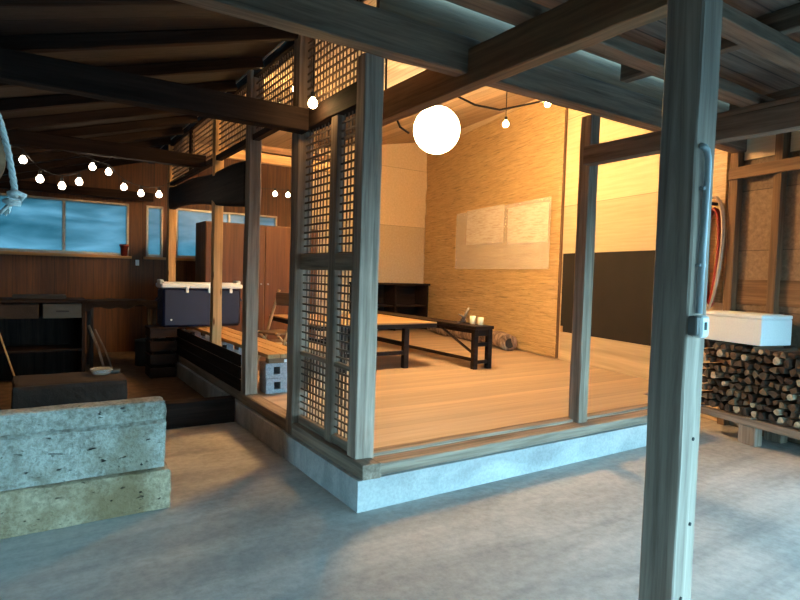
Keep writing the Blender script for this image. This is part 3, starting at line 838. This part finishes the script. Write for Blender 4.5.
# bulbs hung inside the room
ins = [((1.70, 3.80, 2.70), 'bright amber bulb hanging in front of the tall lattice beside its top beam', 12),
       ((2.25, 5.93, 3.27), 'amber bulb behind the upper lattice, the lower of two', 60),
       ((2.28, 5.55, 3.36), 'amber bulb behind the upper lattice, the higher of two', 0),
       ((4.72, 4.4, 3.40), 'amber bulb at the right end of the drooping black cable', 30),
       ((4.40, 4.7, 3.19), 'amber bulb just right of the glare globe lamp', 25)]
for p, l, e in ins:
    t = bulb_thing('amber_bulb', l, p, M['bulb_in'], 'amber bulbs around the raised room', r=.034, cord=max(.1, (rz(p[0]) if p[0] > 1.8 else lz(p[0])) - p[2]))
    if e:
        q = point('bulb_light', (0, 0, -.0), e, (1, .55, .2), .04, t)
hang('drooping_cable', [(3.15, 4.4, 3.69), (3.446, 4.4, 3.247), (3.70, 4.4, 3.199), (4.03, 4.4, 3.21), (4.66, 4.4, 3.42), (4.68, 4.4, 4.0)], 'thick black cable drooping from the beam to the right hand bulb', .011, .0)
hang('drooping_cable', [(2.66, 4.4, 3.59), (2.67, 4.4, 3.0), (2.77, 4.4, 2.94), (2.83, 4.4, 2.84), (2.93, 4.4, 2.80)], 'short black cable end curling below the beam left of the globe', .010)

# ------------------------------------------------------------------ left foreground stones
def stone(x0, x1, y0, y1, z0, z1, label, seed, mat, step=0, name='stone_slab', nn=(34, 8, 8), amp=.010, rnd=.022):
    cx, cy = (x0 + x1) / 2, (y0 + y1) / 2
    bm = B()
    bmesh.ops.create_cube(bm, size=1)
    nx, ny, nz = nn
    bmesh.ops.subdivide_edges(bm, edges=[e for e in bm.edges if abs(e.verts[0].co.x - e.verts[1].co.x) > .5], cuts=nx)
    bmesh.ops.subdivide_edges(bm, edges=[e for e in bm.edges if abs(e.verts[0].co.y - e.verts[1].co.y) > .5], cuts=ny)
    bmesh.ops.subdivide_edges(bm, edges=[e for e in bm.edges if abs(e.verts[0].co.z - e.verts[1].co.z) > .5], cuts=nz)
    sx, sy, sz = x1 - x0, y1 - y0, z1 - z0
    for v in bm.verts:
        c = v.co; p = Vector((c.x * sx, c.y * sy, (c.z + .5) * sz))
        # rounded edges: pull in where two coordinates are extreme
        ex = [max(0, rnd - (sx / 2 - abs(p.x))), max(0, rnd - (sy / 2 - abs(p.y))), max(0, rnd - (sz / 2 - abs(p.z - sz / 2)))]
        if sum(e > 0 for e in ex) >= 2:
            p.x -= math.copysign(ex[0] * .35, p.x); p.y -= math.copysign(ex[1] * .35, p.y)
            p.z -= math.copysign(ex[2] * .35, p.z - sz / 2)
        w = Vector((p.x + seed * 5, p.y, p.z))
        d = noise.noise(w * 5) * amp + noise.noise(w * 19) * amp * .6
        n = Vector((c.x if abs(c.x) > .49 else 0, c.y if abs(c.y) > .49 else 0, 0)).normalized() if (abs(c.x) > .49 or abs(c.y) > .49) else Vector((0, 0, 0))
        p += n * d
        if c.z > .49: p.z += noise.noise(w * 4) * .004 - .004
        if step and p.z > sz - step and c.y < -.49: p.y += .03
        v.co = p
    return tag(obj(name, bm, mat, None, (cx, cy, z0), smooth=False), label, 'stone')
stone(-1.3, .755, 3.69, 3.92, 0, .262, 'bottom pale pitted stone slab of the stack at left foreground', 1, M['stone_brown'], amp=.014, nn=(60, 8, 14))
stone(-1.25, .725, 3.685, 3.87, .264, .69, 'top pale pitted stone slab with a stepped upper edge, left foreground', 2, M['stone'], step=.135, nn=(60, 8, 20))
stone(-.10, .735, 5.40, 5.98, 0, .53, 'dark stone block behind the pale stone stack', 3, M['darkstone'], nn=(20, 12, 12), amp=.014)
stone(-1.9, -.16, 4.9, 5.5, 0, .36, 'low dark stone at the left edge behind the pale stack', 4, M['darkstone'], nn=(20, 12, 12))
beam('x', .80, 5.55, 0, .92, .14, .24, M['dark_x'], 'dark timber lying on the ground between dark stone and foundation', 95, 'ground_timber', 'timber')
# glass ashtray on dark stone
bm = B(); add_lathe(bm, [(0, 0), (.07, 0), (.095, .045), (.088, .05), (.062, .014), (0, .014)], 20)
tag(obj('glass_ashtray', bm, M['glass'], None, (.56, 5.72, .533), smooth=True), 'small clear glass dish on the dark stone block', 'dish')
bm = B(); add_lathe(bm, [(0, 0), (.045, 0), (.055, .03), (.05, .034), (.03, .03), (0, .036)], 14)
tag(obj('small_tin', bm, M['greypaint'], None, (.665, 5.74, .533), smooth=True), 'small flat grey tin beside the glass dish', 'tin')

# counter with grey panel, dark workbench, sticks
t = thing('kitchen_counter', 'dark counter with a grey drawer panel at the far left', 'counter', (.02, 8.5, 0))
obj('top', add_box(B(), (-.80, -.32, 1.03), (.62, .3, 1.07), .006), M['dark_x'], t)
bm = B(); add_box(bm, (-.78, -.28, 0), (-.74, .28, 1.03), .003); add_box(bm, (.56, -.28, 0), (.60, .28, 1.03), .003); add_box(bm, (-.74, .25, 0), (.56, .28, 1.03), .003)
obj('body', bm, M['dark_z'], t)
d = obj('drawer', add_box(B(), (.14, -.30, .84), (.555, .1, 1.02), .004), M['greypaint'], t)
obj('drawer_pull', add_box(B(), (.28, -.32, .92), (.42, -.30, .935), .003), M['dark_iron'], d)
obj('shelf', add_box(B(), (-.74, -.26, .42), (.56, .25, .45), .003), M['dark_x'], t)
obj('upper_panel', add_box(B(), (-.74, -.29, .84), (.10, -.26, 1.02), .003), M['darkstone'], t)
box1('storage_tin', (-.15, 8.35, 1.071), (.42, 8.6, 1.12), M['dark_iron'])
tag(bpy.data.objects['storage_tin'], 'flat dark tin lying on the far left counter', 'tin')
o = tag(obj('pale_stick', add_tube(B(), [(0, 0, 0), (-.22, .25, .72)], .011, 7), M['warm_z'], None, (.02, 6.45, .0)), 'thin pale stick leaning at the far left behind the dark stones', 'stick')
o.location = (-.09, 8.02, .36); 
o.location = (-.07, 7.98, 0)

t = thing('cloth_covered_workbench', 'workbench under a ragged dark cloth before the brown back wall', 'workbench', (1.2, 9.5, 0))
obj('bench_top', add_box(B(), (-.48, -.3, .92), (.48, .3, .96), .004), M['dark_x'], t)
for sx in (-.42, .42):
    for sy in (-.24, .24): leg_box(t, sx, sy, 0, .92, .045, .045, 'leg', M['dark_iron'])
bm = B(); N = 28; g = []
for j in range(11):
    row = []
    for i in range(N + 1):
        a = i / N; x = -.54 + 1.08 * a
        v = j / 10
        if v < .35: y, z = -.33, .985 - (.35 - v) * (.28 + .20 * noise.noise(Vector((a * 5, 1, 2))) + (.12 if a < .1 or a > .93 else 0))
        else: y, z = -.33 + (v - .35) / .65 * .66, .985
        z += .018 * noise.noise(Vector((a * 7, v * 3, 4)))
        z += .02 * math.sin(a * PI)
        row.append(bm.verts.new((x, y + .012 * noise.noise(Vector((a * 14, v, 1))), z)))
    g.append(row)
for j in range(10):
    for i in range(N): bm.faces.new((g[j][i], g[j][i + 1], g[j + 1][i + 1], g[j + 1][i]))
bmesh.ops.solidify(bm, geom=list(bm.faces), thickness=.012)
obj('cloth_cover', bm, M['darkcloth'], t, smooth=True)
for i, (p, q, lb) in enumerate((((.0, 0, 0), (-.20, .12, .66), 'pale wooden stick leaning on the left leg of the workbench'), ((.10, .02, 0), (-.12, .13, .60), 'thinner pale stick crossing at the left leg of the workbench'))):
    tag(obj('leaning_stick', add_tube(B(), [p, Vector(p).lerp(Vector(q), .5) + Vector((.02, 0, 0)), q], .018 - .005 * i, 7), M['grey_z'], None, (.93, 9.02, 0)), lb, 'stick')
t = thing('metal_can', 'dark lidded can on the ground beneath the workbench right end', 'can', (1.50, 9.38, 0))
bm = B(); add_lathe(bm, [(0, 0), (.12, 0), (.13, .02), (.13, .36), (.12, .38)], 20); obj('body', bm, M['dark_iron'], t, smooth=True)
bm = B(); add_lathe(bm, [(.12, .38), (.135, .38), (.135, .40), (.03, .42), (0, .42)], 20); obj('lid', bm, M['greypaint'], t, smooth=True)
t = thing('metal_pan', 'shallow grey metal pan on the ground right of the dark can', 'pan', (1.57, 8.85, 0))
bm = B(); add_lathe(bm, [(0, 0), (.09, 0), (.12, .05), (.125, .05), (.09, .008), (0, .008)], 20); obj('bowl', bm, M['metal'], t, smooth=True)

# red pot on window sill
bm = B(); add_lathe(bm, [(0, 0), (.06, 0), (.085, .16), (.10, .16), (.10, .20), (.085, .20), (.07, .03), (0, .03)], 18)
tag(obj('flower_pot', bm, M['red_pot'], None, (1.42, 10.9, WZ0), smooth=True), 'small dark red clay pot on the right end of window sill', 'pot')
bpy.data.objects['flower_pot'].location = (1.41, 10.93, WZ0)
bpy.data.objects['flower_pot'].scale = (.75, .75, 1)
tag(obj('wall_switch', add_box(B(), (-.03, -.02, -.05), (.03, 0, .05), .004), M['white_plastic'], None, (1.63, 11.0, 1.58)), 'small white switch on the wall right of the red pot', 'switch')

# ------------------------------------------------------------------ rope and wooden disc at the left edge
RY = 2.1
bm = B()
pts = [(-.20, RY, 3.05), (-.17, RY, 2.4), (-.105, RY, 2.02), (-.068, RY, 1.926), (-.048, RY, 1.84), (-.036, RY, 1.76), (-.029, RY, 1.70)]
base = Vector((-.029, RY, 1.70))
P = []
for a, b_ in zip(pts, pts[1:]):
    a = Vector(a); b_ = Vector(b_); n = max(2, int((b_ - a).length / .012))
    for k in range(n): P.append(a.lerp(b_, k / n))
P.append(Vector(pts[-1]))
for s_ in range(3):
    Q = []
    for i, p in enumerate(P):
        a = i * 1.15 + s_ * 2 * PI / 3
        Q.append(p - base + Vector((math.cos(a) * .0052, math.sin(a) * .0052, 0)))
    add_tube(bm, Q, .0052, 7)
rp = thing('hanging_rope', 'white twisted rope with a knotted frayed end hanging at the left edge', 'rope', base)
obj('twisted_strands', bm, M['rope'], rp, smooth=True)
bm = B()
add_tube(bm, [(-.018, 0, .010), (0, -.012, .016), (.022, 0, .008), (.012, .012, -.004), (-.016, .008, -.006), (-.026, -.004, -.012), (-.01, -.014, -.018), (.012, -.006, -.018)], .0085, 8)
obj('knot', bm, M['rope'], rp, smooth=True)
bm = B(); r_ = random.Random(3)
for i in range(9):
    dx, dy = r_.uniform(-.03, .004), r_.uniform(-.014, .014)
    add_tube(bm, [(-.012, 0, -.016), (-.014 + dx * .5, dy, -.035), (-.016 + dx, dy, -.052 + r_.uniform(-.006, .006))], .0045, 6, radii=[.006, .0045, .003])
obj('frayed_end', bm, M['rope'], rp, smooth=True)
dc = thing('wooden_disc', 'round brown wooden disc hanging at the left edge behind the rope', 'disc', (-.185, 2.2, 1.83))
bm = B(); add_lathe(bm, [(0, -.03), (.115, -.03), (.13, -.018), (.13, .018), (.115, .03), (0, .03)], 40)
for v in bm.verts: v.co = Vector((v.co.x, v.co.z, v.co.y))
obj('disc', bm, M['brown_x'], dc)
obj('hanging_cord', add_tube(B(), [(0, 0, .125), (0, 0, 1.23)], .006, 6), M['rope'], dc)

# ------------------------------------------------------------------ hoses on the right wall
def coil(cy, cz_, ry, rz_, r, turns, t0, seed, off):
    bm = B(); rnd = random.Random(seed); P = []
    n = 26 * turns
    for i in range(n + 1):
        a = 2 * PI * i / 26 + off; k = 1 + .10 * noise.noise(Vector((i * .11, seed, 0)))
        P.append((-t0 - r - .012 * (i // 26 % 3) - .004 * math.sin(a * 2), ry * k * math.cos(a) * (.8 + .2 * math.sin(a)), rz_ * k * math.sin(a)))
    add_tube(bm, P, r, 8)
    return bm
tag(obj('red_hose', coil(0, 0, .10, .52, .017, 7, .035, 1, PI / 2), M['red_hose'], None, (wx(3.37), 3.37, 1.80), (0, 0, SK), smooth=True), 'coiled dark red hose hanging on the shed wall', 'hose')
tag(obj('beige_hose', coil(0, 0, .165, .60, .013, 2, .105, 5, PI / 2), M['beige_hose'], None, (wx(3.34), 3.34, 1.85), (0, 0, SK), smooth=True), 'beige hose looped over the dark red hose', 'hose')
tag(obj('hose_hook', add_box(add_box(B(), (-.17, -.02, 0), (0, .02, .03), .003), (-.17, -.02, .03), (-.15, .02, .07), .003), M['dark_iron'], None, (wx(3.36) - .03, 3.36, 2.36), (0, 0, SK)), 'iron hook holding the coiled hoses', 'hook')

# ------------------------------------------------------------------ firewood rack
RA = 5.14
def rx(y): return RA + WB * y
Y0r, Y1r = 1.42, 3.22
rk = thing('firewood_rack', 'low timber rack carrying the stacked firewood along the shed wall', 'rack', (rx(Y0r), Y0r, 0), (0, 0, SK))
L = (Y1r - Y0r) * s
for x in (0.0, .36): obj('rail', add_box(B(), (x, 0, .18), (x + .08, L, .25), .006), M['grey_y'], rk)
for y in (.25, 1.16):
    for x in (0.01, .37):
        obj('support_block', add_box(B(), (x, y, 0), (x + .1, y + .17, .18), .004), M['grey_z'], rk)
for y in (0.02, .6, 1.2, L - .08): obj('cross_slat', add_box(B(), (0, y, .25), (.44, y + .05, .262), .002), M['grey_x'], rk)
# firewood: individual split logs with their ends facing the yard
rnd = random.Random(21)
def splitlog(kind, Lg, r):
    bm = B()
    if kind == 0:   # half round
        prof = [(math.cos(a) * r, math.sin(a) * r * 1.2 - r * .5) for a in [PI * k / 6 for k in range(7)]]
    elif kind == 1:  # wedge
        prof = [(-r * .75, -r * .75)] + [(-r * .75 + math.cos(a) * r * 1.7, -r * .75 + math.sin(a) * r * 1.6) for a in [PI * .5 * k / 4 for k in range(5)]]
    elif kind == 2:
        prof = [(math.cos(a) * r * .85, math.sin(a) * r * .8) for a in [2 * PI * k / 9 for k in range(9)]]
    else:
        prof = [(-r * .9, -r * .55), (r * .8, -r * .75), (r * .9, r * .5), (-r * .65, r * .8)]
    prof = [(a + rnd.uniform(-.12, .12) * r, b_ + rnd.uniform(-.12, .12) * r) for a, b_ in prof]
    rows = []
    for i in range(4):
        u = i / 3; k = 1 + rnd.uniform(-.08, .08)
        rows.append([bm.verts.new((u * Lg + (rnd.uniform(-.006, .006)), a * k, b_ * k)) for a, b_ in prof])
    n = len(prof)
    for a, b_ in zip(rows, rows[1:]):
        for k in range(n): bm.faces.new((a[k], a[(k + 1) % n], b_[(k + 1) % n], b_[k]))
    bm.faces.new(list(reversed(rows[0]))); bm.faces.new(rows[-1])
    return bm
protos = []
for k in range(16):
    bm = splitlog([1, 2, 0, 1, 3, 1, 0, 2, 1, 3, 1, 0, 1, 2, 1, 0][k], .40, .045)
    bmesh.ops.recalc_face_normals(bm, faces=bm.faces)
    me = bpy.data.meshes.new('split_log'); bm.to_mesh(me); bm.free()
    me.materials.append(M['logend'][[0, 1, 2, 0, 1, 2, 1, 3, 2, 0, 1, 2, 0, 3, 1, 2][k]])
    protos.append(me)
rowh = .074; nlog = 0
rows_n = 9
RN = ['bottom', 'second', 'third', 'fourth', 'fifth', 'sixth', 'seventh', 'eighth', 'ninth']
for r_i in range(rows_n):
    y = .07 + (.04 if r_i % 2 else 0)
    while y < L - .06:
        w = rnd.uniform(.060, .098)
        me = rnd.choice(protos)
        o = bpy.data.objects.new('split_log', me); COL.objects.link(o)
        lx = rnd.uniform(.0, .035); lz_ = .262 + .040 + r_i * rowh + rnd.uniform(-.008, .008) * (r_i > 0)
        # rack-local to world
        ca, sa = math.cos(SK), math.sin(SK)
        yy = y + w / 2
        o.location = (rx(Y0r) + lx * ca - yy * sa, Y0r + lx * sa + yy * ca, lz_)
        o.rotation_euler = (rnd.uniform(0, 2 * PI), rnd.uniform(-.03, .03), SK + rnd.uniform(-.04, .04))
        sc_ = w / .102
        o.scale = (1, sc_, min(sc_, .9))
        tag(o, 'split firewood log with its end facing out in the %s layer of the stack' % RN[r_i], 'firewood log', 'firewood logs in the %s layer' % RN[r_i])
        y += w; nlog += 1
wood_top = .262 + rows_n * rowh
# foam box
fb = thing('foam_box', 'white foam box standing on top of the firewood stack', 'box', (rx(2.56) + .03, 2.56, wood_top + .012), (0, 0, SK))
obj('body', add_box(B(), (0, 0, 0), (.42, .66, .245), .006), M['white_box'], fb)
obj('lid', add_box(add_box(B(), (-.003, -.003, .247), (.423, .663, .285), .008), (.05, .05, .285), (.37, .61, .29), .004), M['white_box'], fb)

# ------------------------------------------------------------------ world, camera
w = bpy.data.worlds.new('dusk'); SC.world = w; w.use_nodes = True
nt = w.node_tree; nt.nodes.clear()
out = nt.nodes.new('ShaderNodeOutputWorld'); bg = nt.nodes.new('ShaderNodeBackground')
tc = nt.nodes.new('ShaderNodeTexCoord'); sep = nt.nodes.new('ShaderNodeSeparateXYZ')
nt.links.new(tc.outputs['Generated'], sep.inputs[0])
c = ramp(nt, sep.outputs[2], [(0, (.31, .66, .85)), (.5, (.22, .54, .78)), (1, (.11, .34, .60))])
nt.links.new(c, bg.inputs[0]); bg.inputs[1].default_value = 20.5
nt.links.new(bg.outputs[0], out.inputs[0])

cam = bpy.data.cameras.new('camera'); co = bpy.data.objects.new('camera', cam); COL.objects.link(co)
cam.sensor_fit = 'HORIZONTAL'; cam.sensor_width = 36; cam.lens = f / 800 * 36; cam.clip_start = .05
mt = Matrix((Rt, Up, -Fw)).transposed().to_4x4(); mt.translation = (0, 0, 1.5)
co.matrix_world = mt
SC.camera = co
vs_ = SC.view_settings
vs_.view_transform = 'Standard'; vs_.look = 'None'; vs_.gamma = 1; vs_.exposure = 0.0; vs_.use_curve_mapping = False
SC.cycles.max_bounces = 8; SC.cycles.use_denoising = True
